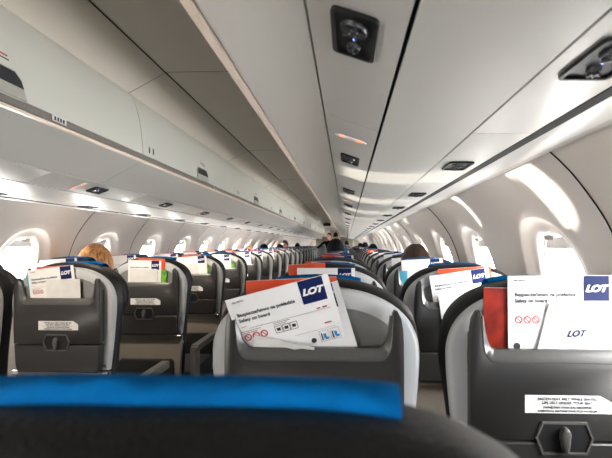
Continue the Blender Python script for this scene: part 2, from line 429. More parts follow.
# ================================================================== OVERHEAD BINS
BP = 1.81
def row_words(n):
    return ['nearest', 'second', 'third', 'fourth', 'fifth', 'sixth', 'seventh', 'eighth', 'ninth', 'tenth', 'eleventh', 'twelfth', 'thirteenth', 'fourteenth', 'fifteenth'][n]
G = .0022
def make_bin(sgn):
    t = empty('overhead_bin')
    L = BP-.003
    def ex(name, poly, m, y0=0, y1=L, parent=t, angle=25):
        bm = bmesh.new(); extrude_y(bm, [(sgn*x, z) for x, z in poly], y0, y1); return fin(name, bm, m, parent, angle=angle)
    core = [(.375, H+.41), (.56, H+.300), (.69, H+.258), (.87, H+.234), (1.0, H+.236), (1.10, H+.25), (1.19, H+.42), (1.15, H+.70), (.9, H+.88), (.60, H+.80), (.44, H+.715)]
    ex('bin_body', core, M['core'])
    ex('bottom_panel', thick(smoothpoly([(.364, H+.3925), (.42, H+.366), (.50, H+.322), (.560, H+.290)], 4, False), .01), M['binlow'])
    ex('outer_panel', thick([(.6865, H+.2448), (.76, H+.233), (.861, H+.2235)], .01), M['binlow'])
    ex('lip', [(.346, H+.3865), (.362, H+.387), (.362, H+.396), (.348, H+.396)], M['lip'])
    ex('latch_strip', [(.350, H+.400), (.372, H+.402), (.372, H+.424), (.356, H+.424)], M['strip'])
    # door: a bulged panel with a rounded end joint
    dp = smoothpoly([(.360, H+.4285), (.364, H+.50), (.378, H+.60), (.402, H+.68), (.432, H+.724)], 5, False)
    ex('bin_door', thick([tuple(p) for p in reversed(dp)], -.012)[:] if False else [tuple(p) for p in dp]+[(p.x+.014, p.y) for p in reversed(dp)], M['bin'], .0015, L-.0015)
    # latch
    bm = bmesh.new()
    yc = .90
    plat = [(yc-.115, H+.430), (yc+.115, H+.430), (yc+.095, H+.487), (yc+.070, H+.507), (yc-.09, H+.507), (yc-.115, H+.49)]
    def doorx(z):
        return .360+.018*max(0, (z-H-.428)/.172)**1.6
    for off in (-.006, .002):
        pass
    A = [bm.verts.new((sgn*(doorx(z)-.007), y, z)) for y, z in plat]; B = [bm.verts.new((sgn*(doorx(z)+.002), y, z)) for y, z in plat]
    bm.faces.new(A); bm.faces.new(B)
    for i in range(6): bm.faces.new((A[i], A[(i+1) % 6], B[(i+1) % 6], B[i]))
    la = fin('door_latch', bm, M['lgrey'], t, smooth=False)
    bm = bmesh.new()
    pt = [(yc-.108, H+.462), (yc+.101, H+.462), (yc+.091, H+.484), (yc+.067, H+.503), (yc-.088, H+.503), (yc-.108, H+.487)]
    A = [bm.verts.new((sgn*(doorx(z)-.0085), y, z)) for y, z in pt]; B = [bm.verts.new((sgn*(doorx(z)-.006), y, z)) for y, z in pt]
    bm.faces.new(A); bm.faces.new(B)
    for i in range(6): bm.faces.new((A[i], A[(i+1) % 6], B[(i+1) % 6], B[i]))
    fin('latch_paddle', bm, M['dgrey'], la, smooth=False)
    # small pictogram plates: on the latch strip and beside the door joint, red mark above the latch
    bm = bmesh.new()
    def quad(y0, y1, z0, z1, d, mi, x=None):
        xx = sgn*((doorx((z0+z1)/2) if x is None else x)-d)
        V = [bm.verts.new(p) for p in ((xx, y0, z0), (xx, y1, z0), (xx, y1, z1), (xx, y0, z1))]
        W = [bm.verts.new(v.co+Vector((sgn*.001, 0, 0))) for v in V]
        bm.faces.new(V).material_index = mi; bm.faces.new(W[::-1]).material_index = mi
        for i in range(4): bm.faces.new((V[i], V[(i+1) % 4], W[(i+1) % 4], W[i])).material_index = mi
    quad(1.12, 1.195, H+.4035, H+.4225, .007, 0, .3525)
    for i in range(4): quad(1.130+i*.015, 1.138+i*.015, H+.407, H+.419, .008, 1, .3525)
    fin('row_plate', bm, [M['label'], M['ink'], M['red']], t, smooth=False)
    for i in range(2):
        bm = bmesh.new()
        quad(1.845-BP+.03+i*.045, 1.857-BP+.03+i*.045, H+.447, H+.471, .002, 1); quad(1.847-BP+.03+i*.045, 1.855-BP+.03+i*.045, H+.4705, H+.479, .002, 1)
        fin('pictogram', bm, [M['label'], M['ink'], M['red']], t, smooth=False)
    bm = bmesh.new(); quad(yc-.03, yc+.05, H+.540, H+.544, .0035, 2); fin('red_mark', bm, [M['label'], M['ink'], M['red']], t, smooth=False)
    bm = bmesh.new(); quad(yc+.0, yc+.055, H+.530, H+.533, .003, 1); fin('small_print', bm, [M['label'], M['ink'], M['red']], t, smooth=False)
    return t
protoL, protoR = make_bin(-1), make_bin(1)
for side, proto, word in ((-1, protoL, 'left'), (1, protoR, 'right')):
    n = 0
    for k in range(-2, 11):
        y = 2.13+BP*k-BP
        if y < Y0-BP: continue
        o = proto if (k == -2) else copy_tree(proto)
        o.location = (0, max(y, Y0) if k == -2 else y, 0)
        if k == -2: o.location.y = y
        vis = k-0
        if y+BP < .4:
            tag(o, 'pale grey overhead bin of the %s row, above and behind the camera' % word, 'overhead bin', 'overhead bins behind the camera on the %s' % word)
        else:
            tag(o, 'pale grey overhead bin with flat door, %s along the %s side from the camera' % (row_words(max(0, k)), word), 'overhead bin', 'overhead bins along the %s side' % word)

# ================================================================== SERVICE PANELS
def ellipsoid(bm, c, r, n=12, m=8, mi=0):
    V = []
    for i in range(m+1):
        th = PI*i/m
        V.append([bm.verts.new((c[0]+r[0]*math.sin(th)*math.cos(2*PI*j/n), c[1]+r[1]*math.sin(th)*math.sin(2*PI*j/n), c[2]+r[2]*math.cos(th))) for j in range(n)] if 0 < i < m else [bm.verts.new((c[0], c[1], c[2]+r[2]*math.cos(th)))])
    for i in range(m):
        a, b = V[i], V[i+1]
        for j in range(n):
            if len(a) == 1: f = bm.faces.new((a[0], b[(j+1) % n], b[j]))
            elif len(b) == 1: f = bm.faces.new((a[j], a[(j+1) % n], b[0]))
            else: f = bm.faces.new((a[j], a[(j+1) % n], b[(j+1) % n], b[j]))
            f.material_index = mi
def make_psu(x0, z0, x1, z1, length, sign=False, hw=.030, hl=.060):
    """a service panel between two cross-section points, local origin on its surface centre, +z pointing up"""
    t = empty('service_panel')
    wdt = math.hypot(x1-x0, z1-z0); 
    bm = bmesh.new(); box(bm, -wdt/2, wdt/2, 0, length-.002, 0, .012, .0015); fin('panel', bm, M['binlow'], t)
    yc = length*.5
    # air vent housing: rounded frame, face, two nozzles with fins, small led
    def rr(a, b, r, n=5):
        out = []
        for cx, cy, t0 in ((a-r, b-r, 0), (-a+r, b-r, PI/2), (-a+r, -b+r, PI), (a-r, -b+r, 3*PI/2)):
            for i in range(n+1): out.append((cx+r*math.cos(t0+PI/2*i/n), cy+r*math.sin(t0+PI/2*i/n)))
        return out
    bm = bmesh.new()
    O = rr(hw, hl, .009); I = rr(hw-.005, hl-.005, .006)
    N = len(O)
    L = [[bm.verts.new((x, yc+y, z)) for x, y in pts] for pts, z in ((O, .002), (O, -.005), (I, -.005), (I, -.001))]
    for a, b in zip(L, L[1:]):
        for i in range(N): bm.faces.new((a[i], a[(i+1) % N], b[(i+1) % N], b[i]))
    bm.faces.new(L[-1])
    hs = fin('vent_housing', bm, M['black'], t)
    for (cy, r) in ((yc-.020, .0195), (yc+.030, .010)):
        bm = bmesh.new()
        tube(bm, [(0, cy, .001), (0, cy, -.006)], [r, r*.86], 20)
        for k in range(5):
            th = 2*PI*k/5
            mm = Matrix.Translation((0, cy, 0)) @ Matrix.Rotation(th, 4, 'Z')
            box(bm, .002, r*.8, -.0012, .0012, -.010, -.005, mtx=mm)
        ellipsoid(bm, (0, cy, -.006), (r*.35, r*.35, .005))
        fin('air_nozzle', bm, M['dgrey'], hs)
    bm = bmesh.new(); ellipsoid(bm, (0, yc+.010, -.0015), (.0018, .0018, .0012), 8, 4); fin('status_light', bm, M['led'], hs)
    if sign:
        # recessed lens with two lit symbols
        bm = bmesh.new(); ys = length*.5+sign
        O = rr(.042, .012, .011); I = rr(.034, .007, .006)
        L = [[bm.verts.new((x, ys+y, z)) for x, y in pts] for pts, z in ((O, .001), (O, -.003), (I, -.0005))]
        N = len(O)
        for a, b in zip(L, L[1:]):
            for i in range(N): bm.faces.new((a[i], a[(i+1) % N], b[(i+1) % N], b[i]))
        bm.faces.new(L[-1])
        sg = fin('sign_lens', bm, M['signwhite'], t)
        for s in (-1, 1):
            bm = bmesh.new(); ellipsoid(bm, (s*.022, ys, -.0015), (.009, .005, .0015), 12, 4); fin('lit_symbol', bm, M['sign'], sg)
    return t
def place_psu(o, sgn, xa, za, xb, zb, y):
    xm, zm = (xa+xb)/2, (za+zb)/2
    ang = math.atan2(zb-za, xb-xa)
    o.location = (sgn*xm, y, zm+.0); o.rotation_euler = (0, -ang*sgn, 0)
P1 = (.5635, H+.2875, .6805, H+.247); P2 = (.8645, H+.2230, .983, H+.2215)
PP1, PP2 = .85, .74
pin = make_psu(*P1, PP1); pins = make_psu(*P1, PP1, sign=-.28); pinsl = make_psu(*P1, PP1, sign=-.16); pout = make_psu(*P2, PP2, hw=.033, hl=.060)
for sgn, word, st1, st2, sg0 in ((1, 'right', .583, .56, 1), (-1, 'left', 2.2, 1.9, 0)):
    n = 0
    k0 = math.ceil((Y0+.5-st1)/PP1)
    for k in range(k0, 40):
        y = st1+PP1*k-PP1/2
        if y+PP1 > Y1: break
        src = (pins if sgn > 0 else pinsl) if (k % 2 == (1 if sgn > 0 else 0)) else pin
        o = copy_tree(src); place_psu(o, sgn, *P1, y)
        if sgn < 0:
            o.rotation_euler = (0, math.atan2(P1[3]-P1[1], P1[2]-P1[0]), 0)
        dead = y+PP1 < .15 if sgn > 0 else y+PP1 < .9
        if dead: tag(o, 'service panel behind the camera over the %s aisle seats' % word, 'service panel', 'service panels behind the camera, inner %s' % word)
        else:
            n += 1
            if n <= 12: lab = '%s air vent panel%s from the camera over the %s aisle seats' % (row_words(n-1), ' with orange symbols' if src is not pin else '', word)
            else: lab = 'distant service panel over the %s aisle seats, past the twelfth' % word
            tag(o, lab, 'service panel', 'service panels over the %s aisle seats' % word)
    n = 0
    k0 = math.ceil((Y0+.5-st2)/PP2)
    for k in range(k0, 40):
        y = st2+PP2*k-PP2/2
        if y+PP2 > Y1: break
        o = copy_tree(pout); place_psu(o, sgn, *P2, y)
        dead = y+PP2 < .35 if sgn > 0 else y+PP2 < .9
        if dead: tag(o, 'service panel behind the camera over the %s window seats' % word, 'service panel', 'service panels behind the camera, outer %s' % word)
        else:
            n += 1
            if n <= 12: lab = '%s panel with dark vent from the camera along the %s sidewall' % (row_words(n-1), word)
            else: lab = 'distant service panel along the %s sidewall, past the twelfth' % word
            tag(o, lab, 'service panel', 'service panels along the %s sidewall' % word)
def kill(o):
    for c in list(o.children): kill(c)
    bpy.data.objects.remove(o)
for o in (pin, pins, pinsl, pout): kill(o)

# warm fill lamps at the left service panels, added for sheen on seat backs
for k in range(0, 9):
    l = bpy.data.lights.new('seat_fill_lamp', 'AREA'); l.shape = 'DISK'; l.size = .05; l.energy = 2.1; l.color = (1, .86, .70); l.spread = math.radians(130)
    o = bpy.data.objects.new('seat_fill_lamp', l); C.objects.link(o); o.location = (-.60, 1.30+PP1*k, H+.255)
    o.rotation_euler = Vector((.1, .45, -1)).to_track_quat('-Z', 'Y').to_euler()
# ceiling exit sign far ahead
t = empty('ceiling_sign', (-.16, 17.5, H+.815))
bm = bmesh.new(); box(bm, -.14, .14, -.02, .02, -.12, -.01, .006); fin('sign_box', bm, M['black'], t)
bm = bmesh.new(); box(bm, -.05, .05, -.01, .01, -.012, .006); fin('bracket', bm, M['dgrey'], t)
tag(t, 'small dark sign box hanging from the far ceiling above the aisle', 'sign')

# ================================================================== SEATS
SHELL = smoothpoly([(.203, .716), (.214, .80), (.224, .90), (.230, .985), (.226, 1.03), (.208, 1.070), (.171, 1.105), (.117, 1.130), (.055, 1.142), (0, 1.145)], 3, False)
SHELL = [tuple(p) for p in SHELL]
CUSH_STD = [tuple(p) for p in smoothpoly([(.196, .45), (.204, .60), (.216, .80), (.232, .93), (.240, .99), (.233, 1.050), (.211, 1.096), (.160, 1.134), (.095, 1.155), (.045, 1.161), (0, 1.162)], 3, False)]
LOWER = lambda L: [(x, 1+(z-1)*.885 if z > 1 else z) for x, z in L]
CUSH_FLAT = [tuple(p) for p in smoothpoly([(.222, .45), (.238, .60), (.244, .80), (.244, .93), (.242, .99), (.230, 1.045), (.204, 1.100), (.168, 1.146), (.140, 1.166), (.108, 1.178), (.06, 1.182), (0, 1.182)], 3, False)]
HEAD_STD = [(0, .93), (.16, .935), (.205, .965), (.218, 1.02), (.208, 1.076), (.180, 1.119), (.140, 1.149), (.085, 1.172), (.045, 1.180), (0, 1.182)]
HEAD_FLAT = [(0, .93), (.16, .935), (.215, .965), (.226, 1.02), (.212, 1.070), (.192, 1.110), (.160, 1.148), (.135, 1.166), (.105, 1.177), (.06, 1.182), (0, 1.182)]
def make_seat(arms=(1, -1), flat=False, cov=(-.105, .105)):
    CUSH = CUSH_FLAT if flat else CUSH_STD
    t = empty('passenger_seat')
    # --- leather back cushion
    bm = bmesh.new()
    plate(bm, mirror_outline(CUSH), [(.030, .035), (.029, .022), (.036, .013), (.050, .006), (.070, .001), (.090, .006), (.104, .020), (.112, .05)])
    for v in bm.verts:
        if v.co.y > .1 and .5 < v.co.z < 1.1: v.co.y += .0
    bk = fin('back_cushion', bm, M['leather'], t, angle=60)
    # --- headrest, a fuller pad at the top front
    bm = bmesh.new()
    hp = [tuple(p) for p in smoothpoly(HEAD_FLAT if flat else [(x, z-.005) for x, z in LOWER(HEAD_STD)], 3, False)]
    plate(bm, mirror_outline(hp[1:]), [(.105, .012), (.118, .002), (.130, .0), (.160, .002), (.176, .010), (.188, .025), (.194, .05)])
    fin('headrest', bm, M['leather'], t, angle=60)
    # --- silver shell
    bm = bmesh.new()
    out = mirror_outline(SHELL)
    plate(bm, out, [(.030, .0), (.012, -.001), (.003, .003), (-.001, .010), (-.001, .040), (.006, .046)])
    fin('side_frame', bm, M['silver'], t, angle=45)
    bm = bmesh.new()
    inn = mirror_outline([(x*.82, 1.145-(1.145-z)*.985-.022 if z > 1.0 else z) for x, z in SHELL])
    plate(bm, inn, [(.02, 0), (.0006, .0), (-.0004, .003), (0.0, .01)])
    fin('back_shell', bm, M['shell'], t, angle=45)
    # --- charcoal plate with the open literature pocket
    N_ = [(.190, .832), (.192, .90), (.192, .98), (.1915, 1.03), (.190, 1.06), (.186, 1.083), (.178, 1.098), (.171, 1.100), (.1675, 1.092), (.1665, 1.05), (.163, 1.018), (.153, .999), (.13, .992), (.0, .992)]
    bm = bmesh.new(); plate(bm, mirror_outline(N_), [(-.016, 0), (-.033, 0), (-.0355, .0006), (-.036, .0015)])
    for s in (-1, 1): box(bm, s*.181-.008, s*.181+.008, -.018, .004, .84, 1.05)
    box(bm, -.18, .18, -.018, .004, .835, .85)
    fin('literature_pocket', bm, M['plate'], t, angle=30)
    oute = [(.1685, 1.090), (.167, 1.05), (.1635, 1.0175), (.1535, .9985), (.13, .9915), (0, .9915)]
    inne = [(.1625, 1.088), (.1585, 1.06), (.153, 1.035), (.144, 1.022), (.125, 1.018), (0, 1.018)]
    def fullp(p): return [Vector(q) for q in smoothpoly(p, 5, False)]+[Vector((-q.x, q.y)) for q in reversed(smoothpoly(p, 5, False)[:-1])]
    bm = bmesh.new(); fo, fi_ = fullp(oute), fullp(inne); rows = []
    for u, y in ((0, -.033), (0, -.0362), (.12, -.0375), (.85, -.031), (1, -.028), (1, -.015)):
        rows.append([bm.verts.new((o_.lerp(i_, u).x, y, o_.lerp(i_, u).y)) for o_, i_ in zip(fo, fi_)])
    for p_, q_ in zip(rows, rows[1:]):
        for i in range(len(p_)-1): bm.faces.new((p_[i], p_[i+1], q_[i+1], q_[i]))
    fin('pocket_rim', bm, M['lipd'], t, angle=50)
    # --- tray table
    T_ = [(.0, .716), (.170, .716), (.180, .722), (.185, .74), (.190, .8285), (.0, .8285)]
    bm = bmesh.new(); plate(bm, mirror_outline(T_[1:5]), [(-.002, 0), (-.030, 0), (-.034, .002), (-.036, .005)])
    fin('tray_table', bm, M['plate'], t, angle=30)
    # --- latch
    hexo = [(.060, .838), (.046, .872), (-.046, .872), (-.060, .838), (-.046, .803), (.046, .803)]
    bm = bmesh.new()
    plate(bm, hexo, [(-.036, 0), (-.040, .001), (-.040, .005), (-.0365, .006)], cap=False)
    lf = fin('tray_latch', bm, M['lipd'], t, smooth=False)
    bm = bmesh.new(); plate(bm, hexo, [(-.0362, .005), (-.0368, .006)]); fin('latch_recess', bm, M['black'], lf, smooth=False)
    bm = bmesh.new(); kp = [(.011*math.cos(a)*(1 if math.sin(a) > 0 else .8), .838+(.024 if math.sin(a) > 0 else .030)*math.sin(a)) for a in [2*PI*i/16 for i in range(16)]]
    plate(bm, kp, [(-.036, 0), (-.047, 0), (-.051, .002), (-.052, .005)]); fin('latch_knob', bm, M['lipd'], lf, angle=50)
    # --- placard
    bm = bmesh.new(); lo = [(-.080, .926), (-.080, .889), (.095, .889), (.095, .913), (.072, .926)]
    plate(bm, lo, [(-.036, 0), (-.0368, .0)])
    pc = fin('placard', bm, M['label'], t, smooth=False)
    pc['label'] = 'white instruction placard'
    for i, (s_, sz) in enumerate((('FASTEN SEAT BELT WHILE SEATED', .0078), ('LIFE VEST UNDER YOUR SEAT', .0078), ('ZAPNIJ PASY PODCZAS SIEDZENIA', .0064), ('KAMIZELKA RATUNKOWA POD FOTELEM', .0064))):
        text(pc, s_, sz, +.006, (.9160, .9080, .8990, .8915)[i], -.0372, M['ink'], align='CENTER', bold=.0002)
    bm = bmesh.new(); box(bm, -.076, .082, -.0372, -.0368, .9055, .9060); fin('rule', bm, M['ink'], pc, smooth=False)
    # --- lower back
    bm = bmesh.new(); LW = [(.190, .30), (.196, .50), (.200, .60), (.204, .705), (0, .705)]
    plate(bm, mirror_outline(LW[:4]), [(.028, 0), (.004, 0), (0, .004)])
    fin('lower_panel', bm, M['taupe'], t, angle=40)
    bm = bmesh.new(); box(bm, -.185, .185, -.022, .004, .700, .712, .003); fin('tray_rail', bm, M['taupe'], t)
    bm = bmesh.new(); plate(bm, [(-.155, .34), (.155, .34), (.165, .40), (.162, .555), (.150, .570), (-.150, .570), (-.162, .555), (-.165, .40)], [(.002, 0), (-.022, .004), (-.026, .012)])
    fin('seat_pocket', bm, M['mesh'], t, angle=40)
    for s in (-1, 1):
        bm = bmesh.new(); tube(bm, [(s*.184, -.012, .706), (s*.212, -.012, .706)], .010, 14)
        tube(bm, [(s*.198, -.012, .706), (s*.205, .03, .66)], .006, 8); fin('hinge', bm, M['chrome'], t)
    # --- seat cushion, armrests, legs
    bm = bmesh.new(); box(bm, -.225, .225, .10, .56, .36, .47, .03); fin('seat_cushion', bm, M['leather'], t, angle=60)
    bm = bmesh.new(); box(bm, -.235, .235, .02, .54, .30, .355, .01); fin('seat_base', bm, M['black'], t)
    for s in arms:
        bm = bmesh.new()
        box(bm, s*.262-.022, s*.262+.022, .06, .47, .60, .64, .012)
        box(bm, s*.262-.018, s*.262+.018, .03, .11, .30, .63, .010)
        fin('armrest', bm, M['arm'], t, angle=50)
    for s in (-1, 1):
        bm = bmesh.new(); box(bm, s*.17-.015, s*.17+.015, .06, .10, 0, .31, .005); box(bm, s*.17-.015, s*.17+.015, .06, .5, 0, .03, .005); box(bm, s*.17-.015, s*.17+.015, .44, .48, 0, .31, .005)
        fin('leg', bm, M['dgrey'], t)
    # --- blue cover: a cloth band over the top, hanging down the front
    bm = bmesh.new()
    def topz(x):
        P = CUSH
        for a, b in zip(P, P[1:]):
            if b[0] <= x <= a[0]: return b[1]+(a[1]-b[1])*(x-b[0])/(a[0]-b[0]+1e-9)
        return P[-1][1]
    cols = []
    n = 26
    for i in range(n+1):
        x = cov[0]+(cov[1]-cov[0])*i/n; z = topz(abs(x))-(0 if flat else .0055); wv = .0014*math.sin(i*1.7)+.001*math.sin(i*.63+1)
        c0 = .145 if flat else .128
        path = [(c0, z-.003), (c0+.002, z+.0030+wv), (c0+.006, z+.0038+wv), (.156, z+.0036), (.164, z+.001), (.180, z-.007), (.192, z-.022), (.198, z-.045), (.199, z-.16)]
        path2 = [(y, zz-.0015) if j > 0 else (y+.001, zz) for j, (y, zz) in enumerate(path)]
        cols.append([bm.verts.new((x, y, zz)) for y, zz in path])
    for a, b in zip(cols, cols[1:]):
        for j in range(len(a)-1): bm.faces.new((a[j], b[j], b[j+1], a[j+1]))
    o = fin('headrest_cover', bm, M['blue'], t, angle=80)
    sm = o.modifiers.new('thickness', 'SOLIDIFY'); sm.thickness = .003; sm.offset = 1
    return t

COLX = {'A': -1.075, 'C': -.558, 'D': .541, 'F': 1.062}
COLW = {'A': 'left window', 'C': 'left aisle', 'D': 'right aisle', 'F': 'right window'}
ORD = ['zeroth', 'first', 'second', 'third', 'fourth', 'fifth', 'sixth', 'seventh', 'eighth', 'ninth', 'tenth', 'eleventh', 'twelfth', 'thirteenth']
def rowy(col, k): return (.29 if col in 'AC' else .225)+.775*k
proto = {'A': make_seat((-1,)), 'C': make_seat((1, -1)), 'D': make_seat((-1, 1)), 'F': make_seat((1,))}
SEAT = {}
proto0 = make_seat((-1, 1), True, (-.135, .100))
NR = 27
used = set()
for col in 'ACDF':
    for k in range(0, NR):
        if k < 2 and col in 'AC': continue
        if col == 'D' and k == 0: o = proto0
        elif col not in used:
            o = proto[col]; used.add(col)
        else:
            if k <= 6: skip = ()
            elif k <= 12: skip = ('lettering', 'rule')
            else: skip = ('lettering', 'rule', 'tray_latch', 'latch_recess', 'latch_knob', 'hinge', 'leg', 'seat_pocket', 'lower_panel')
            o = copy_tree(proto[col], None, skip)
        o.location = (COLX[col], rowy(col, k), 0)
        SEAT[(col, k)] = o
        if k < 0 or (k == 0 and col == 'F'): lab = 'seat of the %s column behind the camera, outside the picture' % COLW[col]
        elif k == 0: lab = 'blurred black leather seat with bright blue cover, closest to the camera along bottom edge'
        elif k <= 12:
            det = {('D', 1): 'silver framed seat with tilted white card, directly ahead of the foreground blue cover',
                   ('F', 1): 'silver framed seat at right edge with straight card and white placard',
                   ('F', 2): 'grey seat behind the large right edge one, white bag hanging from its pocket',
                   ('C', 2): 'grey seat at lower left with tilted white card and visible tray latch',
                   ('C', 3): 'grey seat just right of the blonde passenger, lower black pocket visible',
                   ('A', 2): 'black rounded seat edge cut by the left picture border',
                   ('F', 3): 'seat with dark haired passenger by the right windows',
                   ('A', 3): 'seat of the blonde passenger by the left windows'}.get((col, k))
            lab = det or 'grey backed seat of the %s column, %s row ahead of the camera' % (COLW[col], ORD[k])
        else: lab = 'distant seat of the %s column, beyond the twelfth row' % COLW[col]
        tag(o, lab, 'seat', 'seats of the %s column' % COLW[col])
# the seat right in front of the camera is pushed down and slightly reclined
SEAT[('C', 2)].scale = (.95, 1, 1); SEAT[('C', 2)].location.x -= .012
s0 = SEAT[('D', 0)]
s0.rotation_euler = (math.radians(7), 0, 0)
s0.location = (COLX['D']-.006, .190, 0); s0.scale = (1, 1, .984)

# ================================================================== LITERATURE IN THE POCKETS
def card_mesh(w_, h_, m, name, parent=None, th=.0012, y=0, bend=0., mi=0, crumple=0, skew=0):
    """sheet whose origin is its top-left corner, hanging down; local x right, z up"""
    bm = bmesh.new(); nx, nz = (10, 6)
    for yy in (0, th):
        V = [[bm.verts.new((w_*i/nx+skew*(1-i/nx)*(-j/nz), yy+bend*math.sin(PI*i/nx)+crumple*random.uniform(-1, 1), -h_*j/nz)) for j in range(nz+1)] for i in range(nx+1)]
        for i in range(nx):
            for j in range(nz): bm.faces.new((V[i][j], V[i+1][j], V[i+1][j+1], V[i][j+1]))
        if yy == 0: F = V
    B = [F[i][0] for i in range(nx+1)]+[F[nx][j] for j in range(1, nz+1)]+[F[i][nz] for i in range(nx-1, -1, -1)]+[F[0][j] for j in range(nz-1, 0, -1)]
    Bb = [V[i][0] for i in range(nx+1)]+[V[nx][j] for j in range(1, nz+1)]+[V[i][nz] for i in range(nx-1, -1, -1)]+[V[0][j] for j in range(nz-1, 0, -1)]
    for i in range(len(B)): bm.faces.new((B[i], B[(i+1) % len(B)], Bb[(i+1) % len(B)], Bb[i]))
    return fin(name, bm, m, parent, angle=40 if not crumple else 15)
def ring_xz(bm, cx, cz, r0, r1, y, n=20):
    A = [[bm.verts.new((cx+r*math.cos(2*PI*i/n), yy, cz+r*math.sin(2*PI*i/n))) for i in range(n)] for r, yy in ((r0, y), (r0, y-.0003), (r1, y-.0003), (r1, y))]
    for a, b in zip(A, A[1:]):
        for i in range(n): bm.faces.new((a[i], a[(i+1) % n], b[(i+1) % n], b[i]))
def logo(parent, x0, z0, s, y):
    bm = bmesh.new(); box(bm, x0, x0+s, y-.0004, y, z0-s, z0); lg = fin('logo', bm, M['navy'], parent, smooth=False)
    lg['label'] = 'navy square with white lettering'
    tx = text(lg, 'LOT', s*.37, x0+s*.48, z0-s*.63, y-.0006, M['white'], align='CENTER', shear=.28, bold=s*.018, spacing=.92); tx.scale = (1.22, 1, 1)
    return lg
def make_card(full=True, w_=.225, h_=.175):
    t = card_mesh(w_, h_, M['white'], 'safety_card')
    s = .053
    logo(t, w_-s-.014, -.001, s, -.0001)
    if not full: return t
    text(t, 'ERJ-190/195', .0052, .012, -.012, -.0003, M['ink'])
    text(t, 'Bezpieczeństwo na pokładzie', .0108, .014, -.044, -.0003, M['ink'], bold=.00030)
    text(t, 'Safety on board', .0108, .014, -.057, -.0003, M['ink'], bold=.00030)
    for i in range(3):
        bm = bmesh.new()
        ring_xz(bm, .022+i*.018, -.094, .0082, .0056, -.0001); box(bm, -.0068, .0068, -.0004, -.0001, -.0010, .0010, mtx=Matrix.Translation((.022+i*.018, 0, -.094)) @ Matrix.Rotation(PI/4, 4, 'Y'))
        fin('prohibition_symbol', bm, M['red'], t, smooth=False)
    for q in ((.014, .026, -.069, -.068), (.182, .190, -.071, -.068), (.195, .205, -.071, -.068), (.190, .205, -.108, -.105)):
        bm = bmesh.new(); box(bm, q[0], q[1], -.0004, 0, q[2], q[3]); fin('red_mark', bm, M['red'], t, smooth=False)
    bm = bmesh.new()
    for i in range(3): 
        x = .083+i*.017; 
        for q in ((x, x+.016, -.0860, -.085), (x, x+.016, -.102, -.101), (x, x+.001, -.102, -.085), (x+.015, x+.016, -.102, -.085)): box(bm, q[0], q[1], -.0004, 0, q[2], q[3])
        box(bm, x+.004, x+.012, -.0004, 0, -.097, -.090)
    for i in range(2):
        box(bm, .010, .055-.008*i, -.0004, 0, -.080-.004*i, -.079-.004*i); box(bm, .083, .12-.008*i, -.0004, 0, -.078-.004*i, -.077-.004*i)
        box(bm, .010, .045-.008*i, -.0004, 0, -.134-.004*i, -.133-.004*i)
    box(bm, .03, .212, -.0004, 0, -.0745, -.0740); box(bm, .12, .212, -.0004, 0, -.118, -.1177)
    # seated figures in small frames
    for i in range(2):
        x = .172+i*.024
        for q in ((x, x+.020, -.1225, -.122), (x, x+.020, -.148, -.1475), (x, x+.0005, -.148, -.122), (x+.0195, x+.020, -.148, -.122)): box(bm, q[0], q[1], -.0004, 0, q[2], q[3])
        box(bm, x+.003, x+.006, -.0004, 0, -.145, -.128)
    fin('printed_frames', bm, M['ink'], t, smooth=False)
    bm = bmesh.new()
    for i in range(2):
        x = .172+i*.024; box(bm, x+.008, x+.014, -.0004, 0, -.140, -.130); box(bm, x+.010, x+.018, -.0004, 0, -.144, -.139)
    box(bm, .175, .214, -.0004, 0, -.160, -.152)
    fin('printed_figures', bm, M['cyan'], t, smooth=False)
    bm = bmesh.new(); A = [bm.verts.new((.018+.0075*math.cos(2*PI*i/18), -.0004, -.150+.0075*math.sin(2*PI*i/18))) for i in range(18)]; bm.faces.new(A)
    A = [bm.verts.new((.157+.006*math.cos(2*PI*i/18), -.0004, -.140+.006*math.sin(2*PI*i/18))) for i in range(18)]; bm.faces.new(A)
    fin('round_symbol', bm, M['ink'], t, smooth=False)
    return t
def make_mag(m, w_=.20, h_=.25): 
    t = card_mesh(w_, h_, m, 'magazine', th=.004)
    bm = bmesh.new(); box(bm, .001, w_-.001, .0005, .0035, -.0006, .0006); fin('page_edge', bm, M['white'], t, smooth=False)
    return t
def make_bag(w_=.165, h_=.19, writ=True, skew=0):
    t = card_mesh(w_, h_, M['bag'], 'paper_bag', th=.0035, crumple=.0022, skew=skew)
    if writ:
        text(t, 'LOT', .019, w_*.34, -.070, -.0022, M['navy'], align='CENTER', shear=.45, bold=.0006)
    return t
def make_booklet(m, w_=.11, h_=.17): return card_mesh(w_, h_, m, 'booklet', th=.003)
cardF, cardS = make_card(True), make_card(False)
magO, magR = make_mag(M['orange']), make_mag(M['redmag'])
bag, bagp = make_bag(.150, .19, True, .055), make_bag(writ=False)
bookG, bookT = make_booklet(M['green']), make_booklet(M['teal'])
def put(src, col, k, lx, z, dy, tilt, label, cat, group, lean=0):
    o = copy_tree(src)
    o.location = (COLX[col]+lx, rowy(col, k)+dy, z)
    o.rotation_euler = (math.radians(lean), math.radians(-tilt), 0)
    tag(o, label, cat, group); return o
GC, GM, GB, GK = 'safety cards in seat pockets', 'magazines in seat pockets', 'paper bags in seat pockets', 'booklets in seat pockets'
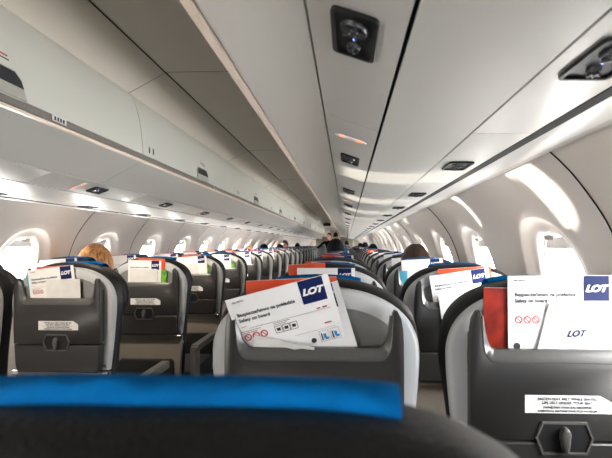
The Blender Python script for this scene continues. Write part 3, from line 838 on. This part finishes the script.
# first right aisle seat
put(cardF, 'D', 1, -.187, 1.120, -.0480, 15, 'large tilted white safety card in the pocket straight ahead, centre of photo', 'safety card', GC, lean=15)
put(cardS, 'D', 1, -.165, 1.095, -.0100, 17, 'second white card hidden behind the large tilted safety card in the centre', 'safety card', GC)
put(magO, 'D', 1, -.152, 1.158, -.0070, 3, 'orange magazine sticking out above the large tilted card straight ahead', 'magazine', GM)
put(bagp, 'D', 1, -.128, 1.044, -.0320, -11, 'white folded bag low in front of the large tilted card straight ahead', 'paper bag', GB, lean=14).scale = (.8, 1, .5)
# first right window seat
put(cardF, 'F', 1, -.107, 1.172, -.0120, .5, 'upright white safety card in the pocket at the right edge of photo', 'safety card', GC)
put(magR, 'F', 1, -.155, 1.146, -.0075, -1, 'dark red and orange magazine left of the upright card at right edge', 'magazine', GM)
put(bag, 'F', 1, -.022, 1.113, -.0170, 2, 'crumpled white bag with navy lettering in front of the right edge card', 'paper bag', GB)
put(bookG, 'F', 1, .030, 1.062, -.0100, 0, 'green booklet peeking out right of the bag at right edge', 'booklet', GK)
# second right window seat
put(cardF, 'F', 2, -.134, 1.116, -.0120, 9, 'white safety card in the second right window seat, above its hanging bag', 'safety card', GC)
put(magO, 'F', 2, -.10, 1.142, -.0070, 4, 'orange magazine behind the card of the second right window seat', 'magazine', GM)
put(bagp, 'F', 2, -.105, 1.045, -.0410, 8, 'crumpled white bag hanging over the pocket rim, second right window seat', 'paper bag', GB).scale = (.65, 1, .72)
put(cardS, 'F', 3, -.15, 1.150, -.0120, 3, 'white card in the seat behind the dark haired window passenger', 'safety card', GC)
put(magO, 'F', 3, -.02, 1.156, -.0070, 3, 'orange magazine in the seat behind the dark haired window passenger', 'magazine', GM).scale = (.5, 1, 1)
put(bookT, 'F', 3, -.160, 1.09, -.0165, 2, 'teal booklet in the seat behind the dark haired window passenger', 'booklet', GK).scale = (.4, 1, 1)
# left
put(cardF, 'C', 2, -.152, 1.130, -.0120, 7, 'tilted white safety card in the large seat at lower left', 'safety card', GC).scale = (.87, 1, 1)
put(magO, 'C', 2, -.118, 1.144, -.0070, 3, 'orange magazine behind the tilted card in the lower left seat', 'magazine', GM).scale = (.72, 1, 1)
put(bagp, 'C', 2, -.070, 1.092, -.0170, 2, 'crumpled white bag in front of the card in the lower left seat', 'paper bag', GB).scale = (.87, 1, 1)
put(bookT, 'C', 2, -.163, 1.112, -.0100, 14, 'teal leaflet left of the tilted card in the lower left seat', 'booklet', GK).scale = (.6, 1, 1)
put(cardF, 'C', 3, -.105, 1.146, -.0120, -1, 'white safety card in the seat just right of the blonde passenger', 'safety card', GC).scale = (.87, 1, 1)
put(bagp, 'C', 3, -.095, 1.095, -.0170, 0, 'crumpled white bag in the seat just right of the blonde passenger', 'paper bag', GB)
put(magO, 'C', 3, -.05, 1.158, -.0070, -2, 'orange magazine in the seat just right of the blonde passenger', 'magazine', GM).scale = (.8, 1, 1)
put(bookG, 'C', 3, .034, 1.090, -.0100, -2, 'green and blue booklet right of the card, seat beside the blonde passenger', 'booklet', GK).scale = (.8, 1, 1)
done = {('D', 1), ('F', 1), ('F', 2), ('F', 3), ('C', 2), ('C', 3)}
for col in 'ACDF':
    for k in range(1, 15):
        if (col, k) in done or (col in 'AC' and k < 2): continue
        w_ = '%s seat of the %s row' % (COLW[col], ORD[k]) if k <= 12 else '%s seats beyond the twelfth row' % COLW[col]
        lx = -.125+random.uniform(-.015, .02); tl = random.choice((0, 2, 4, -2, 7)); tp = 1.142+random.uniform(-.008, .01)
        if col == 'D' and k == 2: lx, tl, tp = -.123, 0, 1.147
        c = put(cardS, col, k, lx, tp-.004*max(0, tl)/4, -.0120, tl, 'white card with navy square in the %s' % w_, 'safety card', GC)
        if (col, k) == ('D', 2) or random.random() < (.7 if col != 'F' else .4):
            put(magO, col, k, lx-.035+random.choice((0, .03, .07)), tp+.008+random.uniform(-.005, .006), -.0070, random.choice((0, 2, 3)), 'orange magazine in the %s' % w_, 'magazine', GM).scale = (.72, 1, 1)
        if col in 'AC' and k < 9 and k != 6:
            put(bagp, col, k, lx+.02, 1.095+random.uniform(-.01, .01), -.0170, random.choice((0, 3, -2)), 'white bag in the %s' % w_, 'paper bag', GB).scale = (.85, 1, 1)
        if (col, k) in (('C', 5), ('C', 4)):
            put(bookG, col, k, .022, 1.08, -.0100, 0, 'green booklet in the %s' % w_, 'booklet', GK)
for o in (cardF, cardS, magO, magR, bag, bagp, bookG, bookT): kill(o)

# ================================================================== PEOPLE
def skin_body(joints, edges, name, classify, mats, extra=None):
    me = bpy.data.meshes.new(name+'_rig'); me.from_pydata([j[0] for j in joints], edges, [])
    o = bpy.data.objects.new(name+'_rig', me); C.objects.link(o)
    m = o.modifiers.new('s', 'SKIN'); m.use_smooth_shade = True
    for i, j in enumerate(joints):
        me.skin_vertices[0].data[i].radius = j[1] if isinstance(j[1], tuple) else (j[1], j[1])
        me.skin_vertices[0].data[i].use_root = (i == 0)
    sb = o.modifiers.new('d', 'SUBSURF'); sb.levels = 1
    bpy.context.view_layer.update(); dg = bpy.context.evaluated_depsgraph_get()
    e = bpy.data.meshes.new_from_object(o.evaluated_get(dg)); bpy.data.objects.remove(o)
    bm = bmesh.new(); bm.from_mesh(e)
    for f in bm.faces: f.material_index = classify(f.calc_center_median())
    if extra: extra(bm)
    return fin(name, bm, mats, angle=80)
def head_geo(bm, c, s, yaw, mi=0, eye=3, lip=2):
    """head facing +y before yaw; c = centre of the skull, s = half height"""
    R = Matrix.Translation(c) @ Matrix.Rotation(yaw, 4, 'Z')
    V = []; n, m = 20, 14
    for i in range(m+1):
        th = PI*i/m; row = []
        for j in range(n):
            ph = 2*PI*j/n; x, y, z = math.sin(th)*math.cos(ph), math.sin(th)*math.sin(ph), math.cos(th)
            wx = .70*(1-.28*max(0, -z)**1.5); wy = .86*(1-.10*max(0, -z))
            X, Y, Z = x*wx*s, y*wy*s, z*s
            if y > 0 and abs(z+.08) < .25 and abs(x) < .25: Y += .0
            if z < -.3 and y > .3: Y += .08*s
            if z < -.2 and y < -.2: Y += .18*s*min(1, -z)
            row.append(bm.verts.new(R @ Vector((X, Y, Z))))
            if i in (0, m): break
        V.append(row)
    for i in range(m):
        a, b = V[i], V[i+1]
        for j in range(n):
            if len(a) == 1: f = bm.faces.new((a[0], b[j], b[(j+1) % n]))
            elif len(b) == 1: f = bm.faces.new((a[j], b[0], a[(j+1) % n]))
            else: f = bm.faces.new((a[j], b[j], b[(j+1) % n], a[(j+1) % n]))
            f.material_index = mi
    def el(o, r, mi_): 
        bm2s = len(bm.verts); ellipsoid(bm, (0, 0, 0), r, 10, 6, mi_); bm.verts.ensure_lookup_table()
        for v in bm.verts[bm2s:]: v.co = R @ (v.co+Vector(o))
    el((0, .90*s, -.12*s), (.11*s, .16*s, .20*s), mi)                       # nose
    for k in (-1, 1):
        el((k*.70*s, -.02*s, -.05*s), (.07*s, .16*s, .24*s), mi)            # ears
        el((k*.28*s, .76*s, .04*s), (.11*s, .07*s, .06*s), eye)             # eyes
    el((0, .80*s, -.50*s), (.22*s, .08*s, .05*s), lip)                      # mouth
def hair_obj(parent, c, s, yaw, m, length=.2, full=1.06):
    bm = bmesh.new(); R = Matrix.Translation(c) @ Matrix.Rotation(yaw, 4, 'Z'); n, mm = 28, 14
    rows = []
    for i in range(mm+1):
        row = []
        for j in range(n):
            ph = 2*PI*j/n; fr = max(0, math.sin(ph))        # front
            lim = (PI*(.52+length))*(1-.55*fr**.7)
            th = lim*i/mm
            x, y, z = math.sin(min(th, PI*.55))*math.cos(ph), math.sin(min(th, PI*.55))*math.sin(ph), math.cos(th)
            w_ = full+.025*math.sin(j*2.7+i*.5)+.02*math.sin(j*5.1)
            row.append(bm.verts.new(R @ Vector((x*.74*s*w_, y*.90*s*w_-.02*s, z*1.02*s*w_))))
            if i == 0: break
        rows.append(row)
    for i in range(mm):
        a, b = rows[i], rows[i+1]
        for j in range(n):
            if len(a) == 1: bm.faces.new((a[0], b[j], b[(j+1) % n]))
            else: bm.faces.new((a[j], b[j], b[(j+1) % n], a[(j+1) % n]))
    o = fin('hair', bm, m, parent, angle=80)
    sm = o.modifiers.new('t', 'SOLIDIFY'); sm.thickness = .008; sm.offset = -1
    return o
def seated(x, ys, ztop, label, hairm, cloth, skinm='skin', yaw=0., scale=1., bald=False, hl=.2, full=1.06):
    """person sitting in the seat whose back plane is at ys; head top at ztop"""
    hs = .118*scale; hz = ztop-hs*1.04
    y = ys+.27
    sh = hz-.27
    J = [((x, y+.02, .58), (.14, .11)), ((x, y, .72), (.13, .10)), ((x, y, sh-.06), (.15, .10)), ((x, y, sh+.04), (.09, .075)), ((x, y+.01, hz-.10), (.055, .055)),
         ((x-.17, y, sh-.02), .062), ((x-.205, y+.05, sh-.26), .046), ((x-.15, y+.26, .66), .036), ((x-.12, y+.33, .64), .030),
         ((x+.17, y, sh-.02), .062), ((x+.205, y+.05, sh-.26), .046), ((x+.15, y+.26, .66), .036), ((x+.12, y+.33, .64), .030),
         ((x-.10, y+.12, .575), .085), ((x-.11, y+.34, .56), .062), ((x-.11, y+.36, .12), .045), ((x-.11, y+.42, .05), .035),
         ((x+.10, y+.12, .575), .085), ((x+.11, y+.34, .56), .062), ((x+.11, y+.36, .12), .045), ((x+.11, y+.42, .05), .035)]
    E = [(0, 1), (1, 2), (2, 3), (3, 4), (2, 5), (5, 6), (6, 7), (7, 8), (2, 9), (9, 10), (10, 11), (11, 12), (0, 13), (13, 14), (14, 15), (15, 16), (0, 17), (17, 18), (18, 19), (19, 20)]
    def cl(c):
        if c.z > sh+.10: return 0
        if c.y > y+.24 and .58 < c.z < .75: return 0
        return 1
    o = skin_body(J, E, 'person', cl, [M[skinm], M[cloth], M['red'], M['black']], lambda bm: head_geo(bm, Vector((x, y+.02, hz)), hs, yaw))
    tag(o, label, 'person')
    if not bald: hair_obj(o, Vector((x, y+.02, hz)), hs, yaw, M[hairm], hl, full)
    return o
def standing(x, y, h, label, hairm, cloth, skinm='skin', yaw=PI, reach=0, lean=0.):
    hs = h*.066; hz = h-hs
    sh = h*.82; q = lambda a, b, c: (x+a+lean*max(0, (b/h-.5)), y+c, b)
    J = [(q(0, h*.52, 0), (.14, .10)), (q(0, h*.62, 0), (.12, .085)), (q(0, h*.74, 0), (.15, .10)), (q(0, h*.82, 0), (.08, .07)), (q(0, h*.87, 0), (.05, .05))]
    E = [(0, 1), (1, 2), (2, 3), (3, 4)]
    for s in (-1, 1):
        b = len(J)
        if s == reach: J += [(q(s*.17, sh-.02, 0), .058), (q(s*.33, sh-.16, -.05), .043), (q(s*.52, sh-.30, -.10), .033), (q(s*.60, sh-.34, -.11), .028)]
        else: J += [(q(s*.17, sh-.02, 0), .058), (q(s*.21, h*.63, -.02), .043), (q(s*.20, h*.49, -.08), .033), (q(s*.20, h*.45, -.10), .028)]
        E += [(2, b), (b, b+1), (b+1, b+2), (b+2, b+3)]
        b = len(J)
        J += [(q(s*.09, h*.46, 0), .085), (q(s*.10, h*.27, 0), .058), (q(s*.10, h*.06, 0), .042), (q(s*.10, .03, -.10), .035)]
        E += [(0, b), (b, b+1), (b+1, b+2), (b+2, b+3)]
    hc = Vector(q(0, hz, 0))
    def cl(c):
        return 0 if c.z > h*.85 else 1
    o = skin_body(J, E, 'person', cl, [M[skinm], M[cloth], M['red'], M['black']], lambda bm: head_geo(bm, hc, hs, yaw))
    tag(o, label, 'person')
    hair_obj(o, hc, hs, yaw, M[hairm], .12)
    return o
seated(-1.035, rowy('A', 3)+.01, H-.02, 'blonde passenger with rounded hair seated by the left windows', 'hairbl', 'browncl', yaw=.2, hl=.42, full=1.22)
seated(1.04, rowy('F', 3)+.02, H-.005, 'dark haired passenger in brown by the right windows, seen over a blue cover', 'hairbr', 'browncl', 'skin2', yaw=.1)
seated(.485, rowy('D', 6)+.02, H+.04, 'passenger with bushy dark hair in the centre, head above the right aisle seats', 'hairb', 'darkcl', 'skin2', full=1.2)
seated(-1.04, rowy('A', 9), H-.02, 'bald pink headed passenger in the left window column', 'hairbl', 'bluecl', bald=True)
seated(-1.06, rowy('A', 11), H-.00, 'dark haired passenger right of the bald one on the left', 'hairb', 'darkcl')
seated(-1.08, rowy('A', 14), H-.00, 'dark haired passenger low before the raised turned head on the left', 'hairb', 'darkcl')
seated(-1.06, rowy('A', 15), H+.10, 'passenger in the left windows column whose turned face is raised above neighbours', 'hairbr', 'darkcl', yaw=PI*.9)
seated(-1.06, rowy('A', 19), H+.03, 'far dark haired passenger left of the standing crew', 'hairb', 'darkcl')
seated(1.08, rowy('F', 10), H+.0, 'dark haired passenger nearest beyond the brown dressed one on the right', 'hairb', 'darkcl')
seated(1.06, rowy('F', 14), H+.04, 'far right dark haired passenger sitting tall in the window column', 'hairb', 'darkcl')
seated(1.06, rowy('F', 19), H+.03, 'farthest right dark haired passenger near the bulkhead', 'hairb', 'darkcl')
standing(.01, 15.8, 1.62, 'crew member standing in the aisle in dark uniform, arm reaching left', 'hairb', 'darkcl', 'skin', yaw=PI*.92, reach=-1, lean=-.05)
standing(.20, 16.5, 1.66, 'second standing person in dark clothes behind the crew member', 'hairb', 'darkcl', 'skin2', yaw=0)
standing(.60, 15.2, 1.34, 'person in blue shirt stooping over the far right aisle seats', 'hairb', 'bluecl', 'skin', yaw=0)
